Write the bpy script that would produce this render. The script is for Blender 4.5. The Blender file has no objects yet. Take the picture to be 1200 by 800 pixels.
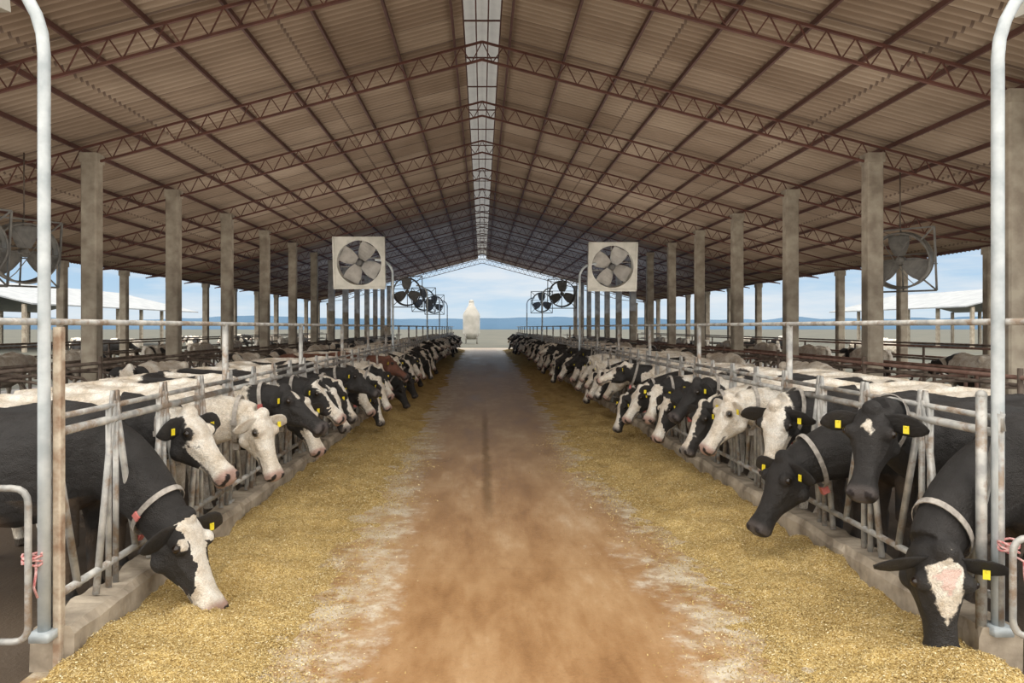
import bpy, math, random
from mathutils import Vector, Matrix, noise
random.seed(7)
C=bpy.context; COL=C.scene.collection
F=850.0; VX=565.0; VY=383.0; H=2.0
YN=6.9; YF=67.0; S0=15.8; SP=4.19

# ---------------------------------------------------------------- materials
def nmat(name):
    m=bpy.data.materials.new(name); m.use_nodes=True
    nt=m.node_tree; b=nt.nodes["Principled BSDF"]
    return m,nt,b
def N(nt,t,**k):
    n=nt.nodes.new(t)
    for a,v in k.items(): setattr(n,a,v)
    return n
def ramp(nt,fac,stops,interp='LINEAR'):
    r=N(nt,'ShaderNodeValToRGB'); r.color_ramp.interpolation=interp
    e=r.color_ramp.elements
    while len(e)<len(stops): e.new(0.5)
    for i,(p,c) in enumerate(stops):
        e[i].position=p; e[i].color=(c[0],c[1],c[2],1)
    nt.links.new(fac,r.inputs[0]); return r.outputs[0]
def nz(nt,scale,detail=4,vec=None,rough=0.55):
    n=N(nt,'ShaderNodeTexNoise'); n.inputs['Scale'].default_value=scale
    n.inputs['Detail'].default_value=detail; n.inputs['Roughness'].default_value=rough
    if vec is not None: nt.links.new(vec,n.inputs['Vector'])
    return n.outputs[0]
def pos(nt,scale=None):
    g=N(nt,'ShaderNodeNewGeometry').outputs['Position']
    if scale:
        m=N(nt,'ShaderNodeMapping'); m.inputs['Scale'].default_value=scale
        nt.links.new(g,m.inputs[0]); return m.outputs[0]
    return g
def obc(nt,scale=None):
    g=N(nt,'ShaderNodeTexCoord').outputs['Object']
    if scale:
        m=N(nt,'ShaderNodeMapping'); m.inputs['Scale'].default_value=scale
        nt.links.new(g,m.inputs[0]); return m.outputs[0]
    return g
def mth(nt,op,a,b=None,c=None):
    n=N(nt,'ShaderNodeMath',operation=op)
    for i,x in enumerate((a,b,c)):
        if x is None: continue
        if isinstance(x,(int,float)): n.inputs[i].default_value=x
        else: nt.links.new(x,n.inputs[i])
    return n.outputs[0]
def mixc(nt,f,a,b,bt='MIX'):
    n=N(nt,'ShaderNodeMix',data_type='RGBA',blend_type=bt)
    for i,x in ((0,f),(6,a),(7,b)):
        if isinstance(x,(int,float)): n.inputs[i].default_value=x
        elif isinstance(x,tuple): n.inputs[i].default_value=(*x,1)
        else: nt.links.new(x,n.inputs[i])
    return n.outputs[2]
def bump(nt,b,h,strength=0.3,dist=0.02):
    n=N(nt,'ShaderNodeBump'); n.inputs['Strength'].default_value=strength; n.inputs['Distance'].default_value=dist
    nt.links.new(h,n.inputs['Height']); nt.links.new(n.outputs[0],b.inputs['Normal'])
def simple(name,c1,c2,scale=6,rough=0.6,metal=0.0,bs=0.15,world=False):
    m,nt,b=nmat(name)
    v=pos(nt) if world else obc(nt)
    f=nz(nt,scale,5,v)
    nt.links.new(ramp(nt,f,[(0.35,c1),(0.65,c2)]),b.inputs['Base Color'])
    b.inputs['Roughness'].default_value=rough; b.inputs['Metallic'].default_value=metal
    bump(nt,b,nz(nt,scale*6,3,v),bs,0.005)
    return m
# worn galvanised steel with rust blotches
M_steel,nt,b=nmat('worn_galvanised_steel'); p=pos(nt)
f1=nz(nt,9,5,p); f2=nz(nt,5,6,p,.7)
g=ramp(nt,f1,[(.35,(.25,.25,.24)),(.65,(.48,.47,.44))])
rf=mth(nt,'MULTIPLY_ADD',f2,9,-4.5); rf.node.use_clamp=True
nt.links.new(mixc(nt,mth(nt,'MULTIPLY',rf,.8),g,(.21,.14,.085)),b.inputs['Base Color'])
b.inputs['Roughness'].default_value=.5; b.inputs['Metallic'].default_value=.25; bump(nt,b,f1,.15,.004)
M_white_pipe=simple('pale_painted_pipe',(.34,.38,.40),(.56,.60,.61),5,.45,.1)
M_dull=simple('weathered_rail_steel',(.08,.058,.045),(.19,.15,.12),5,.7,.2)
M_rust=simple('rusted_red_steel',(.14,.07,.05),(.24,.15,.12),5,.7,.2)
M_truss=simple('red_oxide_painted_steel',(.080,.028,.019),(.13,.048,.033),2,.7,.0)
M_purl=simple('dark_red_oxide_purlin',(.062,.024,.017),(.10,.040,.030),2,.7,.0)
M_conc=simple('weathered_concrete',(.19,.155,.115),(.42,.36,.28),4,.85,0,.9)
M_col=simple('concrete_column_surface',(.24,.20,.155),(.40,.355,.28),3,.85,0,.3,True)
M_wood=simple('flaking_cream_post_paint',(.26,.17,.11),(.55,.49,.39),9,.75,0,.4)
M_fanw=simple('off_white_fan_housing',(.42,.41,.36),(.56,.54,.48),4,.5)
M_fand=simple('dark_fan_steel',(.05,.05,.048),(.095,.09,.085),6,.5)
M_fang=simple('grey_fan_steel',(.11,.105,.095),(.19,.18,.16),6,.5)
M_blade=simple('grey_fan_blade',(.22,.21,.19),(.34,.32,.29),4,.4,.2)
M_tag=simple('yellow_ear_tag_plastic',(.70,.56,.02),(.80,.68,.04),8,.4)
M_strap=simple('grey_collar_strap',(.22,.20,.18),(.38,.35,.31),25,.7)
M_red=simple('faded_red_collar_box',(.45,.10,.09),(.60,.20,.18),9,.5)
M_rope=simple('red_and_white_rope',(.45,.10,.10),(.65,.45,.42),60,.8)
M_nroof=simple('grey_sheet_roof',(.24,.26,.28),(.33,.35,.36),1,.7)
M_silo=simple('dusty_white_silo_metal',(.34,.33,.29),(.48,.46,.42),1,.6)
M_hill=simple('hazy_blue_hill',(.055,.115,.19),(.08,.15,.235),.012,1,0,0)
M_eye,nt,b=nmat('dark_glossy_eye'); 
nt.links.new(ramp(nt,nz(nt,20,2,obc(nt)),[(.3,(.006,.004,.003)),(.7,(.02,.012,.008))]),b.inputs['Base Color']); b.inputs['Roughness'].default_value=.12
# corrugated roof
M_roof,nt,b=nmat('grey_fibre_cement_sheet')
p=pos(nt); big=nz(nt,.5,3,p)
bk=N(nt,'ShaderNodeTexBrick'); mp=N(nt,'ShaderNodeMapping'); mp.inputs['Scale'].default_value=(.55,.95,1)
nt.links.new(p,mp.inputs[0]); nt.links.new(mp.outputs[0],bk.inputs['Vector'])
bk.inputs['Color1'].default_value=(.29,.215,.155,1); bk.inputs['Color2'].default_value=(.42,.335,.255,1); bk.inputs['Mortar'].default_value=(.18,.13,.10,1)
bk.inputs['Scale'].default_value=1; bk.inputs['Mortar Size'].default_value=.014
bk.inputs['Brick Width'].default_value=1; bk.inputs['Row Height'].default_value=1; bk.offset=0
st=ramp(nt,big,[(.3,(.70,.67,.64)),(.7,(1,1,1))])
nt.links.new(mixc(nt,1.0,bk.outputs[0],st,'MULTIPLY'),b.inputs['Base Color']); b.inputs['Roughness'].default_value=.9
# skylight
M_sky,nt,b=nmat('translucent_skylight_sheet')
tr=N(nt,'ShaderNodeBsdfTranslucent'); tr.inputs[0].default_value=(.24,.24,.23,1)
mx=N(nt,'ShaderNodeMixShader'); mx.inputs[0].default_value=.35
nt.links.new(ramp(nt,nz(nt,1.2,3,pos(nt)),[(.3,(.30,.29,.27)),(.7,(.46,.45,.42))]),b.inputs['Base Color'])
nt.links.new(b.outputs[0],mx.inputs[1]); nt.links.new(tr.outputs[0],mx.inputs[2])
nt.links.new(mx.outputs[0],nt.nodes['Material Output'].inputs[0])
# floor
M_floor,nt,b=nmat('stained_concrete_alley')
p=pos(nt); sx=N(nt,'ShaderNodeSeparateXYZ'); nt.links.new(p,sx.inputs[0])
ps=pos(nt,(1,.28,1)); n1=nz(nt,1.7,6,ps); n2=nz(nt,7,8,p,.72); n3=nz(nt,1.5,10,ps,.72); n4=nz(nt,2.2,8,p,.72); n5=nz(nt,26,6,p,.75)
xx=mth(nt,'ABSOLUTE',mth(nt,'SUBTRACT',sx.outputs[0],.25))
xx=mth(nt,'ADD',xx,mth(nt,'MULTIPLY',mth(nt,'SUBTRACT',n1,.5),1.1))
xx=mth(nt,'ADD',xx,mth(nt,'MULTIPLY',mth(nt,'SUBTRACT',n2,.5),.8))
yf=mth(nt,'MULTIPLY_ADD',sx.outputs[1],1/14.0,-.40); yf.node.use_clamp=True
brn=ramp(nt,n3,[(.34,(.21,.105,.040)),(.46,(.30,.165,.070)),(.56,(.37,.225,.108)),(.68,(.47,.335,.205))])
brf=ramp(nt,n3,[(.34,(.28,.195,.13)),(.5,(.39,.29,.20)),(.66,(.50,.415,.32))])
cen=mixc(nt,yf,brn,brf)
pale=ramp(nt,n2,[(.38,(.40,.31,.20)),(.50,(.52,.45,.35)),(.64,(.66,.62,.54))])
ff=mth(nt,'DIVIDE',mth(nt,'SUBTRACT',xx,.90),.30); ff.node.use_clamp=True
fm=mth(nt,'MULTIPLY_ADD',n4,8,-3.4); fm.node.use_clamp=True
c=mixc(nt,mth(nt,'MULTIPLY',ff,fm),cen,pale)
sp=mth(nt,'MULTIPLY_ADD',n5,7,-4.0); sp.node.use_clamp=True
c=mixc(nt,mth(nt,'MULTIPLY',sp,.6),c,(.18,.11,.05))
sp2=mth(nt,'MULTIPLY_ADD',nz(nt,60,4,p,.7),9,-5.6); sp2.node.use_clamp=True
c=mixc(nt,mth(nt,'MULTIPLY',sp2,.5),c,(.50,.38,.20))
fd=mth(nt,'DIVIDE',mth(nt,'SUBTRACT',xx,1.0),.4); fd.node.use_clamp=True
fn=mth(nt,'MULTIPLY_ADD',nz(nt,14,6,p,.75),5,-2.4); fn.node.use_clamp=True
c=mixc(nt,mth(nt,'MULTIPLY',fd,fn),c,(.44,.32,.13))
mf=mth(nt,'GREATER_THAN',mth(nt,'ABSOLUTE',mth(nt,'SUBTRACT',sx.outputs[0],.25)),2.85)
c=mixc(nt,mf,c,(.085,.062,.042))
sk=mth(nt,'ABSOLUTE',mth(nt,'SUBTRACT',sx.outputs[0],mth(nt,'MULTIPLY_ADD',n4,.16,-.02)))
sk=mth(nt,'SUBTRACT',1.4,mth(nt,'DIVIDE',sk,.06)); sk.node.use_clamp=True
ya=mth(nt,'MULTIPLY_ADD',sx.outputs[1],.8,-5.8); ya.node.use_clamp=True
yb=mth(nt,'MULTIPLY_ADD',sx.outputs[1],-.3,5.4); yb.node.use_clamp=True
sk=mth(nt,'MULTIPLY',sk,mth(nt,'MULTIPLY',ya,yb))
c=mixc(nt,mth(nt,'MULTIPLY',sk,.75),c,(.17,.10,.045))
jy=mth(nt,'FRACT',mth(nt,'DIVIDE',sx.outputs[1],3.0)); jt=mth(nt,'LESS_THAN',jy,.006)
c=mixc(nt,mth(nt,'MULTIPLY',jt,.2),c,(.16,.10,.06))
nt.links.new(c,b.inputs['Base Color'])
nt.links.new(mth(nt,'MULTIPLY_ADD',n3,.8,.15),b.inputs['Roughness'])
bump(nt,b,mth(nt,'ADD',nz(nt,40,5,p),n2),.4,.012)
M_ground=simple('dry_yard_dirt',(.06,.065,.05),(.10,.095,.07),.15,.95,0,.2,True)
# feed
M_feed,nt,b=nmat('chopped_silage'); p=pos(nt)
a=nz(nt,1.8,6,p,.65); bb=nz(nt,150,3,p,.7); vo=N(nt,'ShaderNodeTexVoronoi'); vo.inputs['Scale'].default_value=140; nt.links.new(p,vo.inputs['Vector'])
sv=N(nt,'ShaderNodeSeparateXYZ'); nt.links.new(vo.outputs['Color'],sv.inputs[0])
c1=ramp(nt,sv.outputs[0],[(0,(.24,.16,.06)),(.4,(.45,.32,.12)),(.8,(.59,.45,.20)),(1,(.72,.62,.39))])
c2=ramp(nt,a,[(.3,(.72,.67,.58)),(.5,(.96,.93,.88)),(.7,(1.12,1.11,1.06))])
nt.links.new(mixc(nt,1.0,c1,c2,'MULTIPLY'),b.inputs['Base Color']); b.inputs['Roughness'].default_value=.95; b.inputs['Specular IOR Level'].default_value=.15
bump(nt,b,mth(nt,'ADD',vo.outputs['Distance'],bb),.6,.012)
M_chip,nt,b=nmat('silage_chip')
at=N(nt,'ShaderNodeAttribute',attribute_name='rnd')
nt.links.new(ramp(nt,at.outputs['Fac'],[(0,(.25,.165,.06)),(.5,(.48,.35,.14)),(.85,(.62,.50,.25)),(1,(.76,.69,.50))]),b.inputs['Base Color']); b.inputs['Roughness'].default_value=.95; b.inputs['Specular IOR Level'].default_value=.1
# cow hides
def hide(name,dark):
    m,nt,b=nmat(name)
    at=N(nt,'ShaderNodeAttribute',attribute_name='patch'); o=obc(nt)
    v=mth(nt,'ADD',at.outputs['Fac'],mth(nt,'MULTIPLY',mth(nt,'SUBTRACT',nz(nt,34,6,o,.75),.5),.30))
    v=mth(nt,'MULTIPLY_ADD',v,16,.5); v.node.use_clamp=True
    fine=nz(nt,6,7,o,.7); hair=nz(nt,60,4,obc(nt,(1,4,1.5)),.7)
    wh=ramp(nt,fine,[(.3,(.46,.37,.26)),(.48,(.70,.63,.53)),(.65,(.84,.81,.74))])
    bl=ramp(nt,fine,[(.3,dark),(.7,tuple(x*2.6 for x in dark))])
    c=mixc(nt,v,bl,wh)
    hs_=ramp(nt,hair,[(.3,(.6,.6,.6)),(.7,(1.25,1.25,1.25))])
    c=mixc(nt,.9,c,hs_,'MULTIPLY')
    sk=N(nt,'ShaderNodeAttribute',attribute_name='skin')
    c=mixc(nt,sk.outputs['Alpha'],c,sk.outputs['Color'])
    nt.links.new(c,b.inputs['Base Color']); nt.links.new(mth(nt,'MULTIPLY_ADD',hair,.5,.28),b.inputs['Roughness']); b.inputs['Specular IOR Level'].default_value=.42
    h=mth(nt,'ADD',nz(nt,130,3,obc(nt,(1,3,1))),mth(nt,'MULTIPLY',nz(nt,13,5,o,.6),2.6))
    bump(nt,b,h,.85,.012)
    return m
M_cow=hide('black_and_white_hide',(.011,.0098,.0092)); M_brown=hide('brown_hide',(.075,.030,.018))

# ---------------------------------------------------------------- mesh helpers
class MB:
    def __init__(s): s.v=[]; s.f=[]; s.mi=[]
    def add(s,v,f,mi=0):
        o=len(s.v); s.v+= [tuple(x) for x in v]; s.f+=[tuple(i+o for i in q) for q in f]; s.mi+=[mi]*len(f)
    def tube(s,pts,r,n=10,mi=0,sq=1.0):
        pts=[Vector(p) for p in pts]; k=len(pts)
        rs=r if isinstance(r,(list,tuple)) else [r]*k
        T=[(pts[min(i+1,k-1)]-pts[max(i-1,0)]).normalized() for i in range(k)]
        u=T[0].orthogonal().normalized(); vs=[]
        for i in range(k):
            u=(u-T[i]*u.dot(T[i])).normalized(); w=T[i].cross(u)
            for j in range(n):
                a=2*math.pi*j/n; vs.append(pts[i]+(u*math.cos(a)+w*math.sin(a)*sq)*rs[i])
        fs=[(i*n+j,i*n+(j+1)%n,(i+1)*n+(j+1)%n,(i+1)*n+j) for i in range(k-1) for j in range(n)]
        fs+=[tuple(range(n-1,-1,-1)),tuple((k-1)*n+j for j in range(n))]
        s.add(vs,fs,mi); return s
    def loft(s,secs,n=18,mi=0,e=2.2):
        vs=[]
        for c,R,U,w,ht,hb in secs:
            for j in range(n):
                a=2*math.pi*j/n; ca,sa=math.cos(a),math.sin(a)
                x=math.copysign(abs(ca)**(2/e),ca)*w; y=math.copysign(abs(sa)**(2/e),sa)*(ht if sa>0 else hb)
                vs.append(Vector(c)+R*x+U*y)
        k=len(secs)
        fs=[(i*n+j,i*n+(j+1)%n,(i+1)*n+(j+1)%n,(i+1)*n+j) for i in range(k-1) for j in range(n)]
        fs+=[tuple(range(n-1,-1,-1)),tuple((k-1)*n+j for j in range(n))]
        s.add(vs,fs,mi); return s
    def beam(s,p0,p1,w,h,mi=0,up=(0,0,1)):
        p0=Vector(p0);p1=Vector(p1);d=(p1-p0).normalized();up=Vector(up)
        if abs(d.dot(up))>.98: up=Vector((0,1,0))
        r=d.cross(up).normalized();u=r.cross(d)
        vs=[p+r*a*w/2+u*b_*h/2 for p in (p0,p1) for a,b_ in ((-1,-1),(1,-1),(1,1),(-1,1))]
        s.add(vs,[(3,2,1,0),(4,5,6,7),(0,1,5,4),(1,2,6,5),(2,3,7,6),(3,0,4,7)],mi); return s
    def prism(s,c,sx,sy,z0,z1,ch,mi=0):
        x,y=c; P=[(sx-ch,-sy),(sx,-sy+ch),(sx,sy-ch),(sx-ch,sy),(-sx+ch,sy),(-sx,sy-ch),(-sx,-sy+ch),(-sx+ch,-sy)]
        vs=[(x+a,y+b_,z) for z in (z0,z1) for a,b_ in P]
        s.add(vs,[tuple(range(7,-1,-1)),tuple(range(8,16))]+[(j,(j+1)%8,8+(j+1)%8,8+j) for j in range(8)],mi); return s
    def sphere(s,c,r,n=12,mi=0,sc=(1,1,1)):
        c=Vector(c); m=n//2+1; vs=[]; 
        for i in range(1,m):
            t=math.pi*i/m
            for j in range(n):
                a=2*math.pi*j/n; vs.append(c+Vector((r*sc[0]*math.sin(t)*math.cos(a),r*sc[1]*math.sin(t)*math.sin(a),r*sc[2]*math.cos(t))))
        k=m-1; fs=[(i*n+j,(i+1)*n+j,(i+1)*n+(j+1)%n,i*n+(j+1)%n) for i in range(k-1) for j in range(n)]
        vs+=[c+Vector((0,0,r*sc[2])),c-Vector((0,0,r*sc[2]))]
        fs+=[(j,(j+1)%n,k*n) for j in range(n)]+[((k-1)*n+(j+1)%n,(k-1)*n+j,k*n+1) for j in range(n)]
        s.add(vs,fs,mi); return s
    def mesh(s,name,mats,smooth=True):
        me=bpy.data.meshes.new(name); me.from_pydata(s.v,[],s.f)
        for m in (mats if isinstance(mats,list) else [mats]): me.materials.append(m)
        me.polygons.foreach_set('material_index',s.mi)
        me.polygons.foreach_set('use_smooth',[smooth]*len(s.f)); me.update()
        return me
def ob(name,data,loc=(0,0,0),rot=(0,0,0),parent=None,label=None,cat=None,group=None,kind=None,scale=None):
    o=bpy.data.objects.new(name,data); o.location=loc; o.rotation_euler=rot
    if scale: o.scale=scale
    COL.objects.link(o)
    if parent: o.parent=parent
    if label: o['label']=label
    if cat: o['category']=cat
    if group: o['group']=group
    if kind: o['kind']=kind
    return o
def dup(src,loc,rot=None):
    o=src.copy(); COL.objects.link(o); o.location=loc
    if rot: o.rotation_euler=rot
    for ch in src.children:
        c2=ch.copy(); COL.objects.link(c2); c2.parent=o
    return o
def px(x,y,d): return ((x-VX)/F*d,d,H+(VY-y)/F*d)

# ---------------------------------------------------------------- camera
cam=bpy.data.cameras.new('camera'); co=bpy.data.objects.new('camera',cam); COL.objects.link(co)
cam.sensor_width=36; cam.lens=F/1200*36; co.location=(0,0,H); co.rotation_euler=(math.pi/2,0,0)
cam.shift_x=(600-VX)/1200; cam.shift_y=-(400-VY)/1200; cam.clip_end=3000
C.scene.camera=co
C.scene.view_settings.view_transform='Standard'

# ---------------------------------------------------------------- ground & floor
m=MB(); m.add([(-1200,-40,-.04),(1200,-40,-.04),(1200,1300,-.04),(-1200,1300,-.04)],[(0,1,2,3)])
ob('ground',m.mesh('ground',M_ground),kind='structure',label='dry dirt farmyard around the barn',cat='ground')
m=MB(); m.add([(-15,-3,0),(15,-3,0),(15,69,0),(-15,69,0)],[(0,1,2,3)])
ob('floor',m.mesh('floor',M_floor),kind='structure',label='stained brown concrete feed alley floor',cat='floor')
m=MB(); vs=[];fs=[];n=260
for i in range(n+1):
    x=-1000+2000*i/n; h=9.5+4*noise.noise(Vector((x*.008,3,0)))+1.8*noise.noise(Vector((x*.04,9,0)))
    vs+=[(x,600,-1),(x,610,max(h,4.5)),(x,680,-1)]
for i in range(n): a=i*3; fs+=[(a,a+3,a+4,a+1),(a+1,a+4,a+5,a+2)]
m.add(vs,fs); ob('hill_ridge',m.mesh('hill_ridge',M_hill),label='hazy blue ridge of low hills on the horizon',cat='hills')

# ---------------------------------------------------------------- roof
SL=.266; RZ=8.45
def rz(x): return RZ-SL*abs(x)
m=MB(); pitch=.20; nper=6; ny=int((YF-YN)/pitch*nper)
for sg in (-1,1):
    vs=[];fs=[]; xs=[.40,4,8,12,15.2]
    for i in range(ny+1):
        y=YN+i*pitch/nper; dz=.06*math.cos(2*math.pi*i/nper)
        for x in xs: vs.append((sg*x,y,rz(x)+dz))
    k=len(xs)
    for i in range(ny):
        for j in range(k-1): 
            a=i*k+j; fs.append((a,a+1,a+k+1,a+k))
    m.add(vs,fs)
ob('ceiling',m.mesh('ceiling',M_roof),kind='structure',label='corrugated grey roof sheeting seen from below',cat='ceiling')
m=MB()
prof=[(-.62,8.42),(-.5,8.60),(0,8.74),(.5,8.60),(.62,8.42)]
m.add([(a,y,z) for y in (YN,YF) for a,z in prof],[(j,j+1,6+j,5+j) for j in range(4)])
ob('window_1',m.mesh('window_1',M_sky,False),kind='structure',label='translucent ridge skylight strip along roof peak',cat='skylight')
m=MB()
for sx_ in (-.40,-.13,.13,.40): m.beam((sx_,YN,8.38 if abs(sx_)>.2 else 8.55),(sx_,YF,8.38 if abs(sx_)>.2 else 8.55),.05 if abs(sx_)>.2 else .03,.07)
y=YN
while y<YF: m.beam((-.42,y-.02,8.44),(.42,y-.02,8.44),.03,.03); y+=SP/2
ob('skylight_frame',m.mesh('skylight_frame',M_purl,False),label='dark steel frame bars under the ridge skylight',cat='skylight frame')
pm=MB(); pm.beam((0,YN,0),(0,YF,0),.045,.09)
pme=pm.mesh('purlin',M_purl,False)
for sg in (-1,1):
    for i in range(13):
        x=.6+i*1.19
        ob('purlin',pme,(sg*x,0,rz(x)-.12),label='dark red-brown steel purlin under roof sheets',cat='roof beam',group='steel purlins along the roof')
def truss_meshes():
    t=MB();b_=MB();w=MB(); zb0=7.82
    for sg in (-1,1):
        t.beam((0,0,8.21),(sg*15.1,0,8.21-SL*15.1),.05,.045)
        b_.beam((0,0,zb0),(sg*12.5,0,zb0-SL*12.5),.055,.045)
        b_.beam((sg*12.5,0,zb0-SL*12.5),(sg*15,0,8.21-SL*15),.05,.045)
        st=.46; x=0
        while x<12.3:
            za,zb=8.21-SL*x,zb0-SL*(x+st/2)
            w.beam((sg*x,0,za),(sg*(x+st/2),0,zb),.02,.02); w.beam((sg*(x+st/2),0,zb),(sg*(x+st),0,8.21-SL*(x+st)),.02,.02)
            x+=st
    return [q.mesh(n_,M_truss,False) for q,n_ in ((t,'top_chord'),(b_,'bottom_chord'),(w,'web_lattice'))]
tm=truss_meshes(); ks=[k for k in range(-2,13)]
T0=ob('roof_truss',None,(0,S0-2*SP,0),label='red-oxide steel lattice roof truss spanning the barn',cat='roof truss',group='lattice roof trusses')
for a,n_ in zip(tm,('top_chord','bottom_chord','web_lattice')): ob(n_,a,parent=T0)
for k in ks[1:]: dup(T0,(0,S0+k*SP,0))
cm=MB(); cm.prism((0,0),.17,.16,-.04,5.6,.03)
cb=MB(); cb.prism((0,0),.19,.18,5.56,5.76,.01)
c1=cm.mesh('column_shaft',M_col,False); c2=cb.mesh('top_bracket',M_col,False)
cm=MB(); cm.prism((0,0),.14,.13,-.04,4.1,.03); c3=cm.mesh('outer_column_shaft',M_col,False)
cb=MB(); cb.prism((0,0),.16,.15,4.0,4.2,.01); c4=cb.mesh('outer_bracket',M_col,False)
for lat,s_,br,lb,gp in ((8.5,c1,c2,'tall square concrete column carrying roof truss','inner concrete columns'),(14.0,c3,c4,'shorter concrete column under the roof eave','eave concrete columns')):
    base=None
    for sg in (-1,1):
        for k in ks:
            L=(sg*lat,S0+k*SP,0)
            if base is None:
                base=ob('concrete_column',s_,L,label=lb,cat='column',group=gp); ob('top_bracket',br,parent=base)
            else: dup(base,L)

# ---------------------------------------------------------------- fence
LAT={-1:2.5,1:3.0}; FY=4.2; PL=3.0
def plate(mb,y0,z0=1.40):
    mb.add([(x,y0+a,z) for x in (-.01,.01) for a,z in ((-.05,z0),(.05,z0),(.016,z0+.17),(-.016,z0+.17))],[(3,2,1,0),(4,5,6,7),(0,1,5,4),(1,2,6,5),(2,3,7,6),(3,0,4,7)])
fix=MB(); fix.tube([(0,-.06,.27),(0,.17,1.5)],.023,10); plate(fix,.155)
swg=MB(); swg.tube([(0,.10,.40),(0,-.19,1.5)],.023,10); plate(swg,-.17)
mid=MB(); mid.tube([(0,0,.26),(0,0,1.46)],.020,10)
rt=MB(); rt.tube([(0,0,1.38),(0,PL,1.38)],.027,10); rt.tube([(.0,0,1.47),(0,PL,1.47)],.019,8)
rb=MB(); rb.tube([(0,0,.42),(0,PL,.42)],.024,10)
mf_=fix.mesh('fixed_bar',M_steel); ms_=swg.mesh('swing_bar',M_steel); mmid=mid.mesh('divider_bar',M_steel); mrt=rt.mesh('top_rail',M_steel); mrb=rb.mesh('bottom_rail',M_steel)
allp=MB()
BARS=((fix,mf_,'fixed_bar',.18),(mid,mmid,'divider_bar',-.375),(swg,ms_,'swing_bar',-.19),(mid,mmid,'divider_bar',.28))
for a in (rt,rb): allp.add(a.v,a.f)
for st in range(4):
    c0=.375+st*.75
    for q,_,_,o_ in BARS: allp.add([(x,y+c0+o_,z) for x,y,z in q.v],q.f)
mall=allp.mesh('headlock_panel',M_steel)
pp=MB(); pp.tube([(0,0,.24),(0,0,2.02)],.030,10); pp.sphere((0,0,2.02),.032,10); pp.prism((0,0),.07,.07,.24,.28,.01)
mpost=pp.mesh('fence_post',M_steel)
cb=MB(); hw=.13
cv=[(-hw,0),(-hw,.21),(-hw+.03,.26),(hw-.03,.26),(hw,.21),(hw,0)]
nn=60; vs=[]
for i in range(nn+1):
    y=.004+(PL-.008)*i/nn
    for a,z in cv:
        nv=noise.noise(Vector((a*7,y*3,z*7)))*.028+noise.noise(Vector((a*17,y*11,z*17)))*.016
        vs.append((a+nv*(1 if a>0 else -1)*.7,y,max(0,z+ (nv if z>.15 else 0))-(.01 if z==0 else 0)))
fs=[(i*6+j,i*6+j+1,(i+1)*6+j+1,(i+1)*6+j) for i in range(nn) for j in range(5)]+[tuple(range(5,-1,-1)),tuple(nn*6+j for j in range(6))]
cb.add(vs,fs); mcurb=cb.mesh('feed_curb',M_conc,False)
for sg in (-1,1):
    first=None
    for i in range(20):
        L=(sg*LAT[sg],FY+i*PL,0)
        ob('feed_curb',mcurb,L,label='low rough concrete curb holding back the feed',cat='curb',group='concrete feed curbs')
        if i<4:
            if first is None:
                first=ob('headlock_panel',None,L,label='galvanised steel headlock fence panel with cows through it',cat='fence panel',group='headlock fence panels')
                ob('top_rail',mrt,parent=first); ob('bottom_rail',mrb,parent=first)
                for st in range(4):
                    c0=.375+st*.75
                    for _,me_,nm_,o_ in BARS: ob(nm_,me_,(0,c0+o_,0),parent=first)
            else: dup(first,L)
        else: ob('headlock_panel',mall,L,label='galvanised steel headlock fence panel with cows through it',cat='fence panel',group='headlock fence panels')
        if i>0: ob('fence_post',mpost,(sg*(LAT[sg]+.05),FY+i*PL,0),label='slim galvanised post rising above headlock rail',cat='post',group='fence posts')
    m=MB(); m.tube([(0,-1.5 if sg>0 else -3,2.03),(0,30,2.03),(0,60,2.03)],.02,10)
    ob('water_pipe',m.mesh('water_pipe',M_steel),(sg*(LAT[sg]+.05),FY,0),label='long thin galvanised pipe above the headlock fence',cat='pipe')
m=MB(); m.prism((0,0),.024,.03,.0,2.0,.008); me=m.mesh('end_post',M_wood,False)
ob('end_post',me,px(69,VY,4.2)[:2]+(0,),label='peeling cream and rust end post of the fence',cat='post')
m=MB(); m.tube([(0,0,.22),(0,0,1.6)],.030,12); m.sphere((0,0,1.6),.032,10)
ob('end_post',m.mesh('end_post',M_steel),px(1150,VY,4.25)[:2]+(0,),label='worn galvanised pipe end post of the fence',cat='post')
def gate(pts,lab):
    m=MB(); P=[px(a,b_,d) for a,b_,d in pts]
    Q=[P[0]]
    for i in range(1,len(P)-1):
        a,b_,c_=Vector(P[i-1]),Vector(P[i]),Vector(P[i+1]); r=.09
        s_=b_+(a-b_).normalized()*r; e=b_+(c_-b_).normalized()*r
        for t in (0,.25,.5,.75,1): Q.append(tuple(s_*(1-t)**2+b_*2*t*(1-t)+e*t*t))
    Q.append(P[-1]); m.tube(Q,.019,10)
    ob('gate_frame',m.mesh('gate_frame',M_steel),label=lab,cat='gate')
gate([(-300,572,4.0),(33,572,4.0),(33,752,4.0),(-300,752,4.0)],'bent pale pipe gate frame tied with rope')
gate([(1500,630,4.05),(1187,630,4.05),(1187,745,4.05),(1500,745,4.05)],'bent pale pipe gate frame beside end post')
def rope(x,y,d,lab):
    m=MB(); c=Vector(px(x,y,d)); pts=[]
    for i in range(50):
        a=i*.42; pts.append(c+Vector((math.cos(a)*.05,math.sin(a)*.05,.03-.06*i/50+.008*math.sin(a*2.3))))
    pts+=[c+Vector((.05,-.05,-.07)),c+Vector((.045,-.06,-.14)),c+Vector((.06,-.05,-.20))]
    m.tube(pts,.007,6); ob('rope',m.mesh('rope',M_rope),label=lab,cat='rope')
rope(38,655,4.1,'red and white rope wound around gate and pole'); rope(1182,640,4.15,'red and white rope knotted around the pole')

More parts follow.
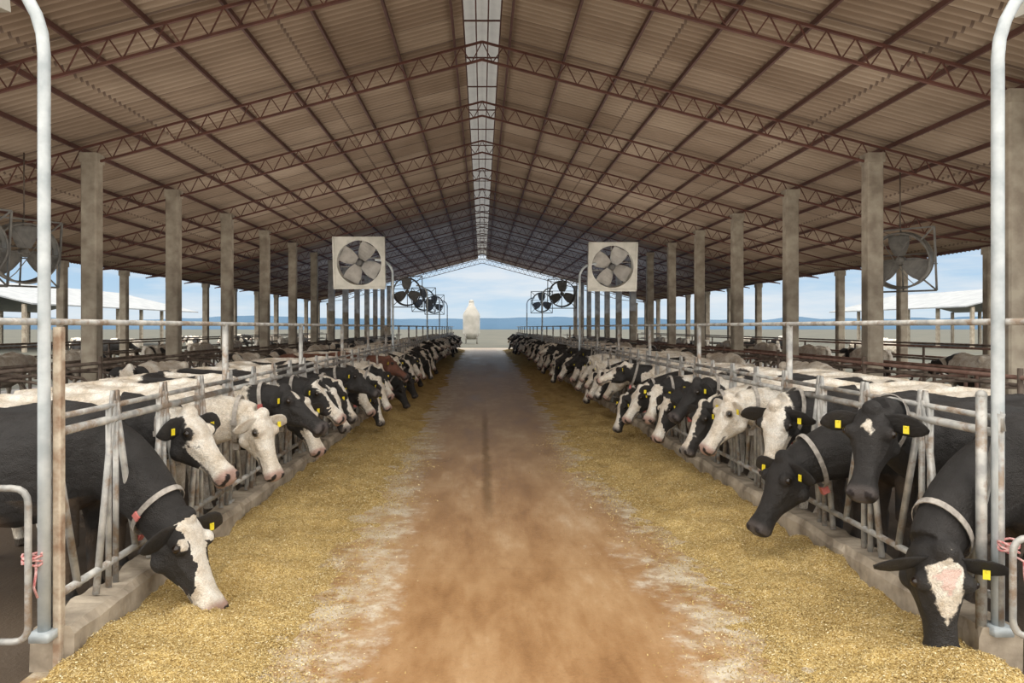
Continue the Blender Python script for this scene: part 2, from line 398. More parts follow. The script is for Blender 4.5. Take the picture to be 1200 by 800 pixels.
# ---------------------------------------------------------------- fans
def fan_set(dark):
    R=.62; W=.70; dp=.16; n=48
    h=MB(); vs=[]; 
    for zz in (-dp,dp):
        for j in range(n):
            a=2*math.pi*j/n; ca,sa=math.cos(a),math.sin(a); k=W/max(abs(ca),abs(sa))
            vs+=[(R*ca,zz,R*sa),(k*ca,zz,k*sa)]
    fs=[]
    for j in range(n):
        a,b_=j*2,((j+1)%n)*2; o=2*n
        if not dark:
            fs+=[(a,b_,b_+1,a+1),(o+a,o+a+1,o+b_+1,o+b_)]
        fs+=[(a,o+a,o+b_,b_),(a+1,b_+1,o+b_+1,o+a+1)] if not dark else [(a,o+a,o+b_,b_)]
    h.add(vs,fs)
    if dark:
        for s_ in (-1,1):
            h.beam((-W,0,s_*W),(W,0,s_*W),.05,.035); h.beam((s_*W,0,-W),(s_*W,0,W),.035,.05)
            for q in (-1,1): h.beam((s_*R*.7,0,q*R*.7),(s_*W,0,q*W),.03,.03)
        for yy in (-dp,dp): h.tube([(R*math.cos(t*math.pi/24),yy,R*math.sin(t*math.pi/24)) for t in range(49)],.022,6)
        for k in range(6):
            a=k*math.pi/3
            h.tube([(R*math.cos(a),-dp,R*math.sin(a)),(R*.75*math.cos(a),-dp-.14,R*.75*math.sin(a)),(.0,-dp-.2,0)],.010,5)
    else:
        for s_ in (-1,1):
            h.beam((-W-.02,-dp-.01,s_*W),(W+.02,-dp-.01,s_*W),.03,.05); h.beam((s_*W,-dp-.01,-W),(s_*W,-dp-.01,W),.05,.03)
    hm=h.mesh('fan_housing',M_fand if dark else M_fanw,False)
    b_=MB(); vs=[]
    for i in range(7):
        r=.10+i*.08; w=.09+.17*math.sin(min(1,(i+1)/6)*1.9); tw=.70-.05*i
        for s_ in (-1,1):
            for th in (-.006,.006):
                vs.append((r, s_*w*math.sin(tw)*.4+th, s_*w*math.cos(tw)))
    fs=[]
    for i in range(6):
        a=i*4; fs+=[(a,a+2,a+6,a+4),(a+1,a+5,a+7,a+3),(a,a+4,a+5,a+1),(a+2,a+3,a+7,a+6)]
    fs+=[(0,1,3,2),(24,26,27,25)]; b_.add(vs,fs)
    bm=b_.mesh('fan_blade',M_fand if dark else M_blade,False)
    k=MB(); k.tube([(0,-.12,0),(0,-.10,0),(0,.16,0)],[.05,.09,.09],16)
    km=k.mesh('motor_hub',M_fand)
    g=MB(); 
    g.tube([(0,dp-.02,-W),(0,dp-.02,W)],.018,6); g.tube([(-W,dp-.02,.12),(W,dp-.02,.12)],.014,6); g.tube([(-W,dp-.02,-.12),(W,dp-.02,-.12)],.014,6)
    gm=g.mesh('guard_struts',M_fand if dark else M_steel)
    return hm,bm,km,gm
FS={0:fan_set(False),1:fan_set(True)}
def lighten(me):
    m=me.copy(); m.materials[0]=M_fang; return m
FS[2]=tuple(lighten(x) for x in FS[1])
def fan(loc,rot,dark,lab):
    hm,bm,km,gm=FS[dark]
    e=ob('barn_fan',None,loc,rot,label=lab,cat='fan',group='ventilation fans')
    ob('fan_housing',hm,parent=e); ob('motor_hub',km,parent=e); ob('guard_struts',gm,parent=e)
    nb_=4 if not dark else 3
    for i in range(nb_): ob('fan_blade',bm,rot=(0,2*math.pi*i/nb_+.5,0),parent=e)
    return e
def pole(sg,lat,d,reach,zt=3.88,r=.034,R=.42,lab='tall galvanised pole bent outward at top holding a fan'):
    m=MB(); pts=[(0,0,.24),(0,0,1.5),(0,0,zt-R)]
    for i in range(1,9):
        a=math.pi/2*i/8; pts.append((sg*R*(1-math.cos(a)),0,zt-R+R*math.sin(a)))
    pts.append((sg*reach,0,zt)); m.tube(pts,r,14); m.prism((0,0),.06,.06,.22,.27,.01)
    ob('fan_pole',m.mesh('fan_pole',M_white_pipe),(sg*lat,d,0),label=lab,cat='pole',group='fan poles')
tilt=math.radians(8)
for sg,D_ in ((-1,[(4.14,0),(20.3,0),(33,1),(42.5,1),(52,1)]),(1,[(4.22,0),(21.6,0),(35,1),(47,1)])):
    for i,(d,dk) in enumerate(D_):
        lat=LAT[sg]; ctr=lat+(.92 if sg<0 else .86)
        if d<5:
            pole(sg,lat,d,.62,zt=4.14,R=.58)
            fan((sg*(ctr+.20),d+.1,4.62),(tilt,0,0),0,'off-white square box fan hung from bent pole')
        else:
            pole(sg,lat-(.0 if sg<0 else .1),d,.5)
            fan((sg*ctr,d,3.80 if dk==0 else 3.6),(tilt,0,0),dk,'off-white square box fan hung from bent pole' if dk==0 else 'dark square fan hung from bent pole over cows')
for x,y,z in ((-9.6,15.2,3.55),(9.45,16.4,3.5),(-9.2,12.9,3.45)):
    fan((x,y,z),(tilt,0,.9 if x<0 else -.8),2,'grey open-frame fan mounted beside concrete column')
    m=MB(); m.tube([(0,0,0),(0,0,1.4)],.016,8); ob('fan_hanger',m.mesh('fan_hanger',M_dull),(x,y,z+.7),label='dark steel rod hanging the fan from roof',cat='rod',group='fan hangers')

# ---------------------------------------------------------------- free stalls
sd=MB(); sd.tube([(0,0,-.02),(0,0,1.15)],.032,8)
sd.tube([(0,0,1.10),(1.2,0,1.10),(1.55,0,1.05),(1.75,0,.88),(1.78,0,.70),(1.65,0,.52),(1.3,0,.42),(.7,0,.42),(0,0,.50)],.027,8)
sdm=sd.mesh('stall_divider',M_dull)
sdr=sdm.copy(); sdr.materials[0]=M_rust
for sg in (-1,1):
    for row,(xa,dirn) in enumerate(((8.9,-1),(9.1,1))):
        for i in range(40):
            y=9.6+i*1.25
            if min(abs(y-(S0+k*SP)) for k in ks)<.24 and dirn<0: y+=.35
            ob('stall_divider',sdm if sg<0 or i%3 else sdr,(sg*xa,y,0),(0,0,0 if sg*dirn>0 else math.pi),label='looped steel free-stall divider rail on a post',cat='stall divider',group='free-stall dividers')
    for j_,(xa,z) in enumerate(((8.9,1.18),(9.12,1.22),(7.9,1.14),(10.1,1.14),(6.9,.95),(6.9,1.35),(12.6,1.1),(12.6,1.45),(13.6,1.5),(13.6,1.1))):
        m=MB(); m.tube([(0,9,z),(0,62,z)],.030,8)
        ob('stall_rail',m.mesh('stall_rail',M_rust if sg>0 and j_%2 else M_dull),(sg*xa,0,0),label='long rusty brown steel rail behind the cows',cat='rail',group='long stall rails')
    pm_=MB(); pm_.tube([(0,0,-.02),(0,0,1.47)],.035,8); pme_=pm_.mesh('rail_post',M_dull)
    for xa in (6.9,12.6):
        for i in range(14): ob('rail_post',pme_,(sg*xa,9.3+i*3.8,0),label='short dark steel post under stall rail',cat='post',group='stall rail posts')

# ---------------------------------------------------------------- feed
def feed(sg):
    mb=MB(); xi=LAT[sg]-.12
    ys=[]; y=3.4
    while y<63:
        ys.append(y); y+=.04 if y<9 else (.09 if y<18 else .3)
    nx=44
    def wid(y):
        far=min(1,max(0,(y-6)/5))
        w=(1.18 if sg<0 else 1.12+.28*far)-.25*min(1,max(0,(y-18)/20))
        return w+.26*noise.noise(Vector((y*.45,sg*5,0)))+.20*noise.noise(Vector((y*1.5,sg*9,2)))
    def hgt(y,u):
        w=wid(y); t=u/w+.22*noise.noise(Vector((y*3.2,u*3.2,sg*3)))+.12*noise.noise(Vector((y*10,u*10,sg*3)))
        hp=math.exp(-((t-.20)/.36)**2)
        mound=.10*hp*(1+.9*noise.noise(Vector((y*1.1,u*1.5,sg*4))))
        d=.045*noise.noise(Vector((y*3.2,u*4,1)))+.024*noise.noise(Vector((y*11,u*11,4)))+.013*noise.noise(Vector((y*30,u*30,7)))
        e=min(1,max(.2,(1.1-t)*3))
        return mound+d*e+.038-.105*max(0,t-.60)
    vs=[]
    for y in ys:
        for j in range(nx+1):
            u=1.95*j/nx; vs.append((sg*(xi-u),y,hgt(y,u)-(.06 if j==nx else 0)))
    k=nx+1; fs=[(i*k+j,i*k+j+1,(i+1)*k+j+1,(i+1)*k+j) for i in range(len(ys)-1) for j in range(nx)]
    mb.add(vs,fs,0); nbase=len(mb.v); rnd=[0]*nbase
    for i in range(50000):
        y=3.7+10*random.random()**1.8
        stray=random.random()<.34
        u=random.random()*wid(y)*(1.0) if not stray else wid(y)-.15+abs(random.gauss(0,.27))
        z=max(hgt(y,u),0)+.004; c=Vector((sg*(xi-u),y,z))
        a=Vector((random.gauss(0,1),random.gauss(0,1),random.gauss(0,.4))).normalized(); b_=a.cross(Vector((random.gauss(0,.5),random.gauss(0,.5),1))).normalized()
        q=1 if y<8 else 1.4
        l=random.uniform(.003,.008)*q; w=random.uniform(.0015,.0035)*q
        mb.add([c-a*l-b_*w,c+a*l-b_*w,c+a*l+b_*w,c-a*l+b_*w],[(0,1,2,3)],1); rnd+=[random.random()]*4
    me=mb.mesh('silage_feed',[M_feed,M_chip]); at=me.attributes.new('rnd','FLOAT','POINT'); at.data.foreach_set('value',rnd)
    ob('silage_feed',me,label='long heap of chopped yellow silage against the curb',cat='feed',kind='stuff')
feed(-1); feed(1)

# ---------------------------------------------------------------- cows
Z=Vector((0,0,1))
def sm(a,b_,x): t=min(1,max(0,(x-a)/(b_-a))); return t*t*(3-2*t)
def make_cow(poll,D,sgn,face='blaze',bias=-.1,seed=1,vox=.03,mat=None,back=None,pink=False,neckw=None,hsc=1.2,tags=True,redbox=None):
    poll=Vector((poll[0],poll[1]*sgn,poll[2])); D=Vector((D[0],D[1]*sgn,D[2])).normalized()
    U=(Z-D*Z.dot(D)).normalized(); S=D.cross(U).normalized(); K=hsc; L=.50*K
    mb=MB(); X=Vector((0,1,0))
    body=[(-2.02,1.14,.06,.10,.12),(-1.97,1.14,.17,.20,.22),(-1.82,1.10,.25,.30,.30),(-1.62,1.06,.30,.355,.32),(-1.35,1.02,.33,.375,.38),(-1.1,1.0,.36,.38,.45),(-.85,1.0,.355,.385,.46),(-.62,1.03,.32,.39,.44),(-.44,1.06,.28,.385,.40),(-.30,1.08,.23,.34,.34),(-.18,1.10,.16,.26,.24)]
    mb.loft([(Vector((x,0,z)),X,Z,w,ht,hb) for x,z,w,ht,hb in body],20,e=2.35)
    for s_ in (-1,1):
        mb.sphere((-1.58,s_*.22,1.32),.10); mb.sphere((-.50,s_*.17,1.05),.20,sc=(.8,.8,1.35)); mb.sphere((-1.70,s_*.17,.98),.2,sc=(1,.75,1.3))
        mb.tube([(-.48,s_*.18,1.0),(-.46,s_*.18,.78),(-.43,s_*.175,.44),(-.45,s_*.17,.40),(-.45,s_*.17,.17),(-.43,s_*.17,.10),(-.415,s_*.17,.05),(-.41,s_*.17,0)],[.13,.098,.062,.053,.038,.048,.054,.060],12)
        mb.tube([(-1.72,s_*.18,1.05),(-1.55,s_*.19,.82),(-1.67,s_*.18,.66),(-1.83,s_*.17,.50),(-1.82,s_*.17,.44),(-1.78,s_*.17,.18),(-1.75,s_*.17,.10),(-1.73,s_*.17,.05),(-1.72,s_*.17,0)],[.18,.14,.09,.054,.05,.038,.047,.052,.058],12)
    mb.sphere((-1.50,0,.62),.19,sc=(1.1,.95,.75))
    mb.tube([(-2.0,0,1.32),(-2.08,0,1.25),(-2.10,0,.95),(-2.08,0,.6),(-2.08,0,.42)],[.04,.032,.026,.04,.022],8)
    mb.tube([(-1.9,0,1.385),(-1.5,0,1.405),(-1.0,0,1.375),(-.6,0,1.425),(-.35,0,1.40)],[.02,.04,.035,.05,.04],8)
    P0=Vector((-.42,0,1.10)); P3=poll-U*.05*K-D*.01
    dist=(P3-P0).length
    P1=P0+Vector((1,0,.05 if poll.z>1 else -.25)).normalized()*dist*.38
    nd=((P3-P1).normalized()*.8+D*.3).normalized(); P2=P3-nd*dist*.28
    def bz(t): return P0*(1-t)**3+P1*3*t*(1-t)**2+P2*3*t*t*(1-t)+P3*t**3
    secs=[];fr=[]
    for i in range(11):
        t=i/10; c=bz(t); T=(bz(min(1,t+.02))-bz(max(0,t-.02))).normalized()
        u=(Z-T*Z.dot(T)).normalized(); r=T.cross(u).normalized()
        k=t**.85; w=.215*(1-k)+.092*K*k; h=.32*(1-k)+.130*K*k
        secs.append((c,r,u,w,h,h*1.08)); fr.append((c,r,u,w,h,T))
    mb.loft(secs,18,e=2.15)
    for i in range(1,9):
        c,r,u,w,h,T=fr[i]; mb.sphere(c-u*(h*.92),.055-.003*i,8)
    hs=[(-.10,.03,-.06,.055),(-.05,.065,-.10,.09),(.03,.085,-.145,.104),(.13,.092,-.175,.112),(.25,.088,-.188,.112),(.36,.074,-.178,.096),(.48,.058,-.148,.075),(.62,.046,-.108,.062),(.76,.040,-.090,.063),(.87,.043,-.090,.078),(.94,.036,-.084,.080),(.99,.014,-.068,.066),(1.02,-.01,-.045,.03)]
    mb.loft([(poll+D*(t*L)+U*((tp+bt)/2*K),S,U,w*K,(tp-bt)/2*K,(tp-bt)/2*K) for t,tp,bt,w in hs],18,e=2.6)
    for s_ in (-1,1):
        mb.sphere(poll+D*(.25*L)+S*s_*.090*K+U*.048*K,.042*K)
        mb.sphere(poll+D*(.94*L)+S*s_*.044*K+U*.004,.035*K)
        mb.sphere(poll+D*(.27*L)+S*s_*.066*K-U*.115*K,.060*K)
        mb.tube([poll+D*(.30*L)+S*s_*.088*K+U*.0,poll+D*(.48*L)+S*s_*.062*K-U*.01,poll+D*(.62*L)+S*s_*.05*K-U*.01],[.022*K,.020*K,.012*K],8)
    mb.sphere(poll+D*(-.01)+U*.07*K,.055*K)
    mb.sphere(poll+D*(.90*L)-U*.073*K,.043*K)
    tmp=mb.mesh('tmp',M_cow); to=bpy.data.objects.new('tmp',tmp); COL.objects.link(to)
    md=to.modifiers.new('r','REMESH'); md.mode='VOXEL'; md.voxel_size=vox; 
    m2=to.modifiers.new('s','SMOOTH'); m2.factor=.5; m2.iterations=2
    dg=C.evaluated_depsgraph_get(); dg.update(); ev=to.evaluated_get(dg); rm=bpy.data.meshes.new_from_object(ev)
    bpy.data.objects.remove(to)
    out=MB(); out.v=[tuple(v.co) for v in rm.vertices]; out.f=[tuple(p.vertices) for p in rm.polygons]; out.mi=[0]*len(out.f)
    nb=len(out.v); earinfo=[]
    for s_ in (-1,1):
        b0=poll+(D*.035+S*s_*.080+U*.045)*K
        ax=(S*s_+D*.10-U*.06-Z*.18).normalized(); nrm=(D*.75+U*.5); nrm=(nrm-ax*nrm.dot(ax)).normalized(); wd=ax.cross(nrm).normalized()
        es=[]
        for a,w in ((-.02,.026),(.0,.032),(.04,.056),(.09,.068),(.14,.060),(.18,.038),(.205,.012)):
            a*=K; es.append((b0+ax*a-nrm*(.25*a*a),wd,nrm,w*K,.008,.014))
        out.loft(es,10,e=2)
        earinfo.append((b0+ax*.10*K+nrm*.018,ax,nrm,wd))
    sv=Vector((seed*13.7,seed*7.3,seed*3.1)); patch=[];skin=[]
    for i,vv in enumerate(out.v):
        p=Vector(vv); q=p-poll; t=q.dot(D)/L; u=q.dot(U)/K; s_=q.dot(S)/K
        n1=noise.noise(Vector((p.x*1.5,p.y*1.3,p.z*1.5))+sv)+.35*noise.noise(p*4+sv)+bias
        if p.z<.5 and p.x<-.1: n1+=.5
        if back=='white' and p.x<-.35: n1+=.5*sm(1.0,1.25,p.z)+.12
        if back=='black' and p.x<-.2: n1-=.6
        dd=q.length; w=sm(-.42,-.12,t)*(1 if dd<.9 else 0)
        if neckw is not None and p.x>-.5: n1=neckw+.2*noise.noise(p*3+sv)
        j=.03*noise.noise(p*9+sv)+.018*noise.noise(p*25+sv)
        if face=='blaze': f=(.036+.05*max(0,t-.35)+j-abs(s_))*7 if u>-.03 else -.4
        elif face=='wide': f=(.078+.03*t+j-abs(s_))*7 if u>-.06 or t>.6 else -.3
        elif face=='pinkstar': f=(.075*(1-.9*sm(.30,.75,t))*sm(.0,.12,t)+j*.8-.010-abs(s_))*7 if u>0 else -.4
        elif face=='cheek': f=.4 if (math.hypot((t-.30)/.40,(u+.055)/.13)>1+j*4 or abs(s_)<.045+j) and t>.02 else -.4
        elif face=='white': f=.4
        elif face=='half': f=(t-.40+j*3)*3
        elif face=='star': f=(.022+j-math.hypot(s_,(t-.22)*.3))*7 if u>0 else -.4
        else: f=-.5
        if face=='white' and math.hypot((t-.27)*L,u-.045)<.06+j: f=-.3 if seed%2 else .4
        val=w*f+(1-w)*n1
        if i>=nb: val=-.4 if face!='white' or seed%2 else .2
        al=0; col=(.05,.04,.04)
        if i<nb and dd<.8:
            pk=(.36,.21,.17) if (face in('white','wide','half','cheek')) else (.085,.072,.068)
            if t>.84 and abs(s_)<.12: al=sm(.84,.93,t)*.85; col=pk
            for k in (-1,1):
                if math.hypot(s_-k*.046,(t-.975)*L)<.022 and u>-.05: al=1; col=(.015,.01,.01)
            if t>.58 and abs(u+.060)<.008+vox*.2 and t<1.0 and abs(s_)>.03: al=max(al,.8); col=(.03,.022,.02)
            if pink and .12<t<.48 and abs(s_)<.028+j*1.5 and u>.02: al=.6; col=(.62,.36,.32)
            for k in (-1,1):
                if math.hypot((t-.25)*L,u*K-.05*K)<.038 and s_*k>.07: al=.85; col=(.02,.015,.012)
        if p.z<.075 and p.x<-.3: al=1; col=(.06,.045,.03)
        if (p-Vector((-1.50,0,.56))).length<.21 and abs(p.y)<.17 and p.z<.6: al=.8; col=(.45,.28,.22)
        if p.z<.8 and p.x<-.25 and al==0: al=.6*max(0,noise.noise(p*6)+.35); col=(.14,.09,.05)
        patch.append(val); skin+= [col[0],col[1],col[2],al]
    me=out.mesh('cow',mat or M_cow)
    a=me.attributes.new('patch','FLOAT','POINT'); a.data.foreach_set('value',patch)
    a=me.attributes.new('skin','FLOAT_COLOR','POINT'); a.data.foreach_set('color',skin)
    parts=[]
    for s_ in (-1,1):
        e=MB(); e.sphere(poll+D*(.255*L)+(S*s_*.119+U*.050)*K,.021*K,12); parts.append(('eye',e.mesh('eye',M_eye)))
    for k,(c,ax,nrm,wd) in enumerate(earinfo):
        if k==1 and seed%3==0 or not tags: continue
        e=MB(); c=c-Z*.012; e.beam(c-Z*.030,c+Z*.022,.036,.006,up=nrm); e.sphere(c+Z*.018+nrm*.006,.007,8); parts.append(('ear_tag',e.mesh('ear_tag',M_tag,False)))
    c,r,u,w,h,T=fr[8]; e=MB(); vs=[];n=28
    for a_,o_ in ((-.020,1.05),(.020,1.05),(.020,1.09),(-.020,1.09)):
        for j in range(n):
            th=2*math.pi*j/n; vs.append(c+T*a_+r*math.cos(th)*(w*o_+.010)+u*(math.sin(th)*(h*o_+.012)*(1.15 if math.sin(th)<0 else 1)))
    fs=[(q*n+j,q*n+(j+1)%n,((q+1)%4)*n+(j+1)%n,((q+1)%4)*n+j) for q in range(4) for j in range(n)]
    e.add(vs,fs); rb_=(seed%2==1) if redbox is None else redbox
    bx=c-u*(h*1.22+.045); e.beam(bx-T*.03,bx+T*.03,.045,.065,1 if rb_ else 0,up=u)
    cs=r*(1 if r.y<0 else -1); e.beam(c+cs*(w+.025)-T*.028-u*.03,c+cs*(w+.025)+T*.028-u*.03,.016,.045,1 if rb_ else 0,up=u)
    parts.append(('collar',e.mesh('collar',[M_strap,M_red],False)))
    return me,parts
def place(v,loc,rz_,lab,parts=True,name='cow',grp='cows at the feed fence',sc=1):
    o=ob(name,v[0],loc,(0,0,rz_),label=lab,cat='cow',group=grp,scale=(sc,sc,sc))
    if parts:
        for n_,me in v[1]: ob(n_,me,parent=o)
    return o
cen=[FY+.375+.75*i for i in range(79)]
HV=.014
left={1:(dict(poll=(.36,.24,.62),D=(.42,.16,-.74),face='cheek',bias=-.25,seed=3,back='black',neckw=-.5,hsc=1.38),'black cow with white muzzle, head down eating silage'),
 2:(dict(poll=(.07,.16,1.22),D=(.62,.22,-.60),face='wide',bias=.2,seed=4,back='white',neckw=-.4,hsc=1.28),'white-faced cow with black cheeks and yellow ear tag'),
 3:(dict(poll=(.38,.0,1.14),D=(.34,.18,-.82),face='white',bias=.4,seed=6,back='white',neckw=.3),'cow with mostly white head lowered over the feed'),
 4:(dict(poll=(.42,.05,1.28),D=(.75,.2,-.5),face='star',bias=.1,seed=5,back='white'),'black-headed cow with white on the brow'),
 5:(dict(poll=(.44,.1,1.10),D=(.40,.2,-.8),face='wide',bias=.0,seed=8),'black and white cow with broad white blaze'),
 6:(dict(poll=(.36,.1,1.24),D=(.65,.1,-.55),face='cheek',bias=.0,seed=41),'black-cheeked cow with white lower face'),
 7:(dict(poll=(.44,.05,1.08),D=(.45,.25,-.75),face='blaze',bias=-.1,seed=43,hsc=1.12),'slim black cow with narrow white blaze')}
right={0:(dict(poll=(.34,.34,.69),D=(.02,.13,-.9),face='pinkstar',bias=-.1,seed=9,pink=True,neckw=-.5,back='black',hsc=1.30,redbox=False),'black cow with pinkish white forehead, head lowered to feed'),
 1:(dict(poll=(.28,.30,1.38),D=(.32,.34,-.72),face='star',bias=-.3,seed=10,neckw=-.5,back='black',hsc=1.22,redbox=True),'black cow looking out with tagged ears'),
 2:(dict(poll=(.44,.05,.86),D=(.42,.12,-.66),face='black',bias=-.3,seed=11,neckw=-.5,hsc=1.28,redbox=True),'all-black head stretched down toward the feed'),
 3:(dict(poll=(.25,.12,1.24),D=(.22,.2,-.8),face='wide',bias=.1,seed=12,back='white',neckw=-.3,redbox=True,hsc=1.26),'cow with white face and black ears, red collar'),
 4:(dict(poll=(.38,.05,1.20),D=(.55,.1,-.75),face='white',bias=.4,seed=14,back='white',neckw=.4),'cow with white head lowered over the curb'),
 5:(dict(poll=(.40,.0,1.06),D=(.5,.15,-.8),face='blaze',bias=.0,seed=15),'black and white cow with narrow blaze'),
 6:(dict(poll=(.30,.1,1.26),D=(.65,.25,-.6),face='black',bias=.1,seed=44,back='white',hsc=1.15),'black-headed cow with pale patched back'),
 7:(dict(poll=(.42,.0,1.0),D=(.4,.1,-.8),face='cheek',bias=.1,seed=45),'black-cheeked cow with white muzzle, head low')}
pool=[dict(poll=(.36,.05,1.14),D=(.5,.12,-.75),face='blaze',bias=.05,seed=21),
 dict(poll=(.42,.0,.98),D=(.45,.1,-.8),face='wide',bias=.15,seed=22,back='white'),
 dict(poll=(.30,.1,1.30),D=(.75,.15,-.45),face='black',bias=-.1,seed=23),
 dict(poll=(.46,.0,.84),D=(.35,.1,-.85),face='blaze',bias=.2,seed=25),
 dict(poll=(.34,-.05,1.20),D=(.5,-.1,-.75),face='white',bias=.3,seed=26,back='white'),
 dict(poll=(.38,.05,1.04),D=(.55,.2,-.75),face='wide',bias=-.1,seed=27),
 dict(poll=(.36,.05,1.16),D=(.40,.4,-.72),face='cheek',bias=.1,seed=28),
 dict(poll=(.30,-.05,1.32),D=(.85,-.1,-.35),face='wide',bias=.1,seed=29,back='white'),
 dict(poll=(.46,.05,.72),D=(.38,.15,-.8),face='star',bias=-.1,seed=33),
 dict(poll=(.38,.1,1.10),D=(.5,.35,-.7),face='half',bias=.1,seed=34,back='white')]
labs=['black and white cow with narrow blaze, reaching through headlock','white-backed cow with broad white face at feed fence','mostly black cow with raised head at feed fence','black and white cow eating with head low','pale white-headed cow at feed fence','black cow with broad white blaze at feed fence','black-cheeked cow with white muzzle at feed fence','white-backed cow with head held forward','black cow with small star, muzzle down in the feed','white-backed cow with white lower face']
NP=len(pool)
PV={sg:[make_cow(sgn=sg,vox=.028,**p) for p in pool] for sg in (-1,1)}
brown=make_cow(sgn=-1,vox=.03,poll=(.42,.0,1.25),D=(.7,.1,-.5),face='black',bias=-.5,seed=31,mat=M_brown)
for sg,special in ((-1,left),(1,right)):
    rz_=0 if sg<0 else math.pi
    last=-1
    for i,y in enumerate(cen):
        if sg<0 and i==0: continue
        if y>63.5: break
        x=sg*LAT[sg]; 
        if i in special:
            kw,lab=special[i]; v=make_cow(sgn=sg,vox=HV if i<6 else .02,**kw); place(v,(x,y,0),rz_,lab)
        else:
            if sg<0 and i==15: place(brown,(x,y,0),rz_,'reddish-brown cow among black and white cows'); continue
            k=random.randrange(NP)
            while k==last or (k==4 and random.random()<.5): k=random.randrange(NP)
            last=k
            place(PV[sg][k],(x-sg*random.uniform(-.06,.18),y,0),rz_+random.uniform(-.012,.012),labs[k],parts=i<26,sc=random.uniform(.93,1.0))
for i in range(14):
    k=random.randrange(8)
    sd_=-1 if i<10 else 1
    place(PV[1][k],(sd_*(17+(i%3)*2.6),34+3.6*(i if i<10 else i-9),-.04),random.uniform(0,6.28),'black and white cow standing in the outside yard',parts=False,grp='cows in the yard')
for sg in (-1,1):
    for lane in (5.95,11.6):
        for i in range(9):
            k=random.choice((0,1,4,5,7,7,4,9))
            place(PV[sg][k],(sg*lane,12.5+i*4.2+random.uniform(-.4,.4)+(lane>7)*1.5,0),math.pi/2*(1 if lane>7 else -1),'black and white cow standing among the free stalls',parts=False,grp='cows in the stall area',sc=.95)

# ---------------------------------------------------------------- outside buildings
def barn(x0,x1,y0,y1,ez,rzz,lab):
    e=ob('neighbouring_barn',None,((x0+x1)/2,y0,0),label=lab,cat='barn'); w=abs(x1-x0)/2; l=y1-y0
    m=MB(); vs=[]; n=int(l/1.0)
    for i in range(n+1):
        for a,z in ((-w,ez),(-w,ez+.12),(0,rzz+.12),(w,ez+.12),(w,ez),(0,rzz)): vs.append((a,l*i/n,z))
    fs=[(i*6+j,i*6+(j+1)%6,(i+1)*6+(j+1)%6,(i+1)*6+j) for i in range(n) for j in range(6)]+[(0,1,2,5),(2,3,4,5),(n*6,n*6+5,n*6+2,n*6+1),(n*6+2,n*6+5,n*6+4,n*6+3)]
    m.add(vs,fs); ob('barn_roof',m.mesh('barn_roof',M_nroof,False),parent=e)
    c=MB(); c.prism((0,0),.15,.15,-.04,ez+.05,.03); cm_=c.mesh('support_column',M_col,False)
    for i in range(int(l/5)+1):
        for s_ in (-1,1): ob('support_column',cm_,(s_*(w-.8),min(l-.3,.3+i*5),0),parent=e)
barn(-36,-56,58,92,3.8,6.2,'neighbouring open barn with pale sheet roof')
barn(44,60,66,92,3.8,5.8,'neighbouring open barn with grey sheet roof')
e=ob('feed_silo',None,(-1.3,88,0),label='dusty white feed silo with conical top beyond barn',cat='silo')
m=MB(); m.tube([(0,0,.5),(0,0,1.1)]+[(0,0,1.1+.1*i) for i in range(1,24)]+[(0,0,3.6),(0,0,4.5),(0,0,4.6),(0,0,4.95)],[.6,1.0]+[1.02+.02*(i%2) for i in range(23)]+[1.0,.45,.35,.33],24)
ob('silo_body',m.mesh('silo_body',M_silo),parent=e)
m=MB(); m.tube([(0,0,-.04),(0,0,1.9)],.07,8); lm=m.mesh('silo_leg',M_steel)
for i in range(4): a=math.pi/4+i*math.pi/2; ob('silo_leg',lm,(.95*math.cos(a),.95*math.sin(a),0),parent=e)
m=MB(); m.tube([(0,0,4.9),(0,0,5.2),(0,0,5.3)],[.3,.3,.1],12); ob('silo_cap',m.mesh('silo_cap',M_silo),parent=e)

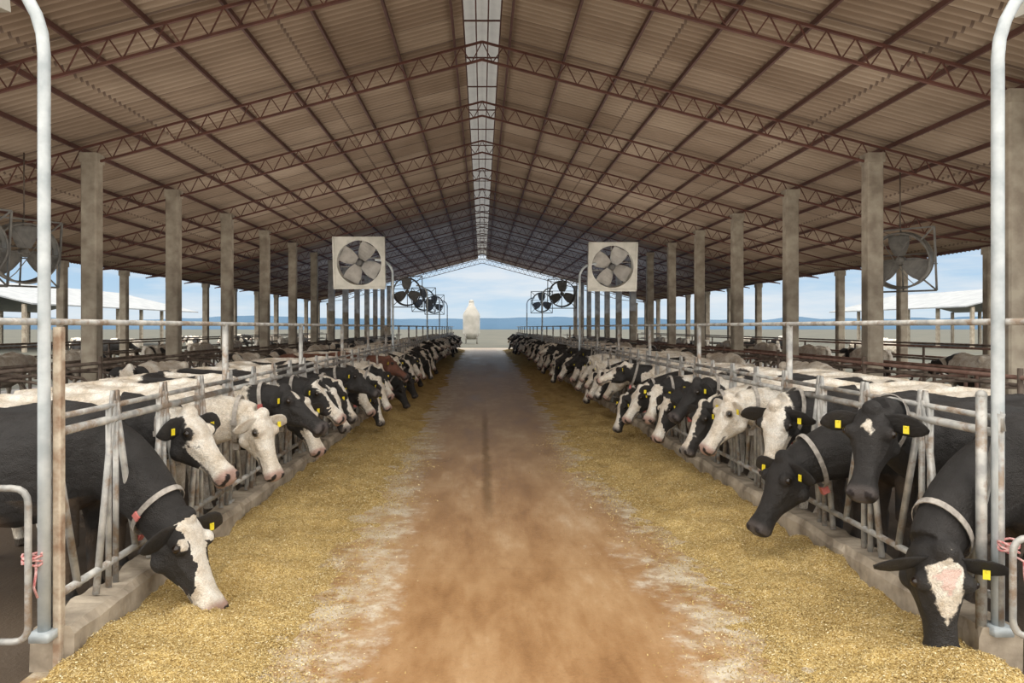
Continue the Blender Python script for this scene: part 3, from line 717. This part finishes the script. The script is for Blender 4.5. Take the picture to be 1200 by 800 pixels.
# ---------------------------------------------------------------- world and lights
w=bpy.data.worlds.new('sky'); C.scene.world=w; w.use_nodes=True; nt=w.node_tree; bg=nt.nodes['Background']
tc=N(nt,'ShaderNodeTexCoord').outputs['Generated']; s3=N(nt,'ShaderNodeSeparateXYZ'); nt.links.new(tc,s3.inputs[0])
mp=N(nt,'ShaderNodeMapping'); mp.inputs['Scale'].default_value=(2.2,2.2,16); nt.links.new(tc,mp.inputs[0])
cl=nz(nt,1.9,7,mp.outputs[0],.6)
base=ramp(nt,s3.outputs[2],[(0,(.70,.84,.94)),(.05,(.52,.73,.93)),(.14,(.40,.62,.90)),(.5,(.45,.60,.80))])
cf=ramp(nt,cl,[(.38,(0,0,0)),(.62,(.85,.85,.85))])
colr=mixc(nt,cf,base,(.88,.93,.97))
up=N(nt,'ShaderNodeMapRange',interpolation_type='SMOOTHSTEP'); up.inputs[1].default_value=.14; up.inputs[2].default_value=.5; nt.links.new(s3.outputs[2],up.inputs[0])
bk_=N(nt,'ShaderNodeMapRange',interpolation_type='SMOOTHSTEP'); bk_.inputs[1].default_value=.0; bk_.inputs[2].default_value=.6; nt.links.new(mth(nt,'MULTIPLY',s3.outputs[1],-1),bk_.inputs[0])
mx_=mth(nt,'MAXIMUM',up.outputs[0],bk_.outputs[0])
col2=mixc(nt,mx_,colr,(1.0,.95,.88))
nt.links.new(col2,bg.inputs[0]); nt.links.new(mth(nt,'MULTIPLY_ADD',mx_,1.95,.92),bg.inputs[1])
sun=bpy.data.lights.new('sun','SUN'); sun.energy=.4; sun.angle=.1; sun.color=(1,.95,.87)
so=bpy.data.objects.new('sun',sun); COL.objects.link(so); so.rotation_euler=(math.radians(-32),0,0)
def area(nm,loc,rot,sx,sy,e,col=(1,1,1)):
    l=bpy.data.lights.new(nm,'AREA'); l.shape='RECTANGLE'; l.size=sx; l.size_y=sy; l.energy=e; l.color=col
    o=bpy.data.objects.new(nm,l); COL.objects.link(o); o.location=loc; o.rotation_euler=rot; return o
for sg in (-1,1):
    area('added_ceiling_fill',(sg*5,20,2.9),(math.pi,0,0),5,24,400,(1,.90,.79))  # added upward fill, unseen from below, brightens the ceiling; not barn lamps
    area('added_ceiling_fill',(sg*11,21,2.9),(math.pi,0,0),4,26,180,(1,.90,.79))
    area('added_haze_fill',(sg*6,52,2.9),(math.pi,0,0),9,28,460,(.48,.66,1))  # added cool fill, stands in for bluish haze under the far roof
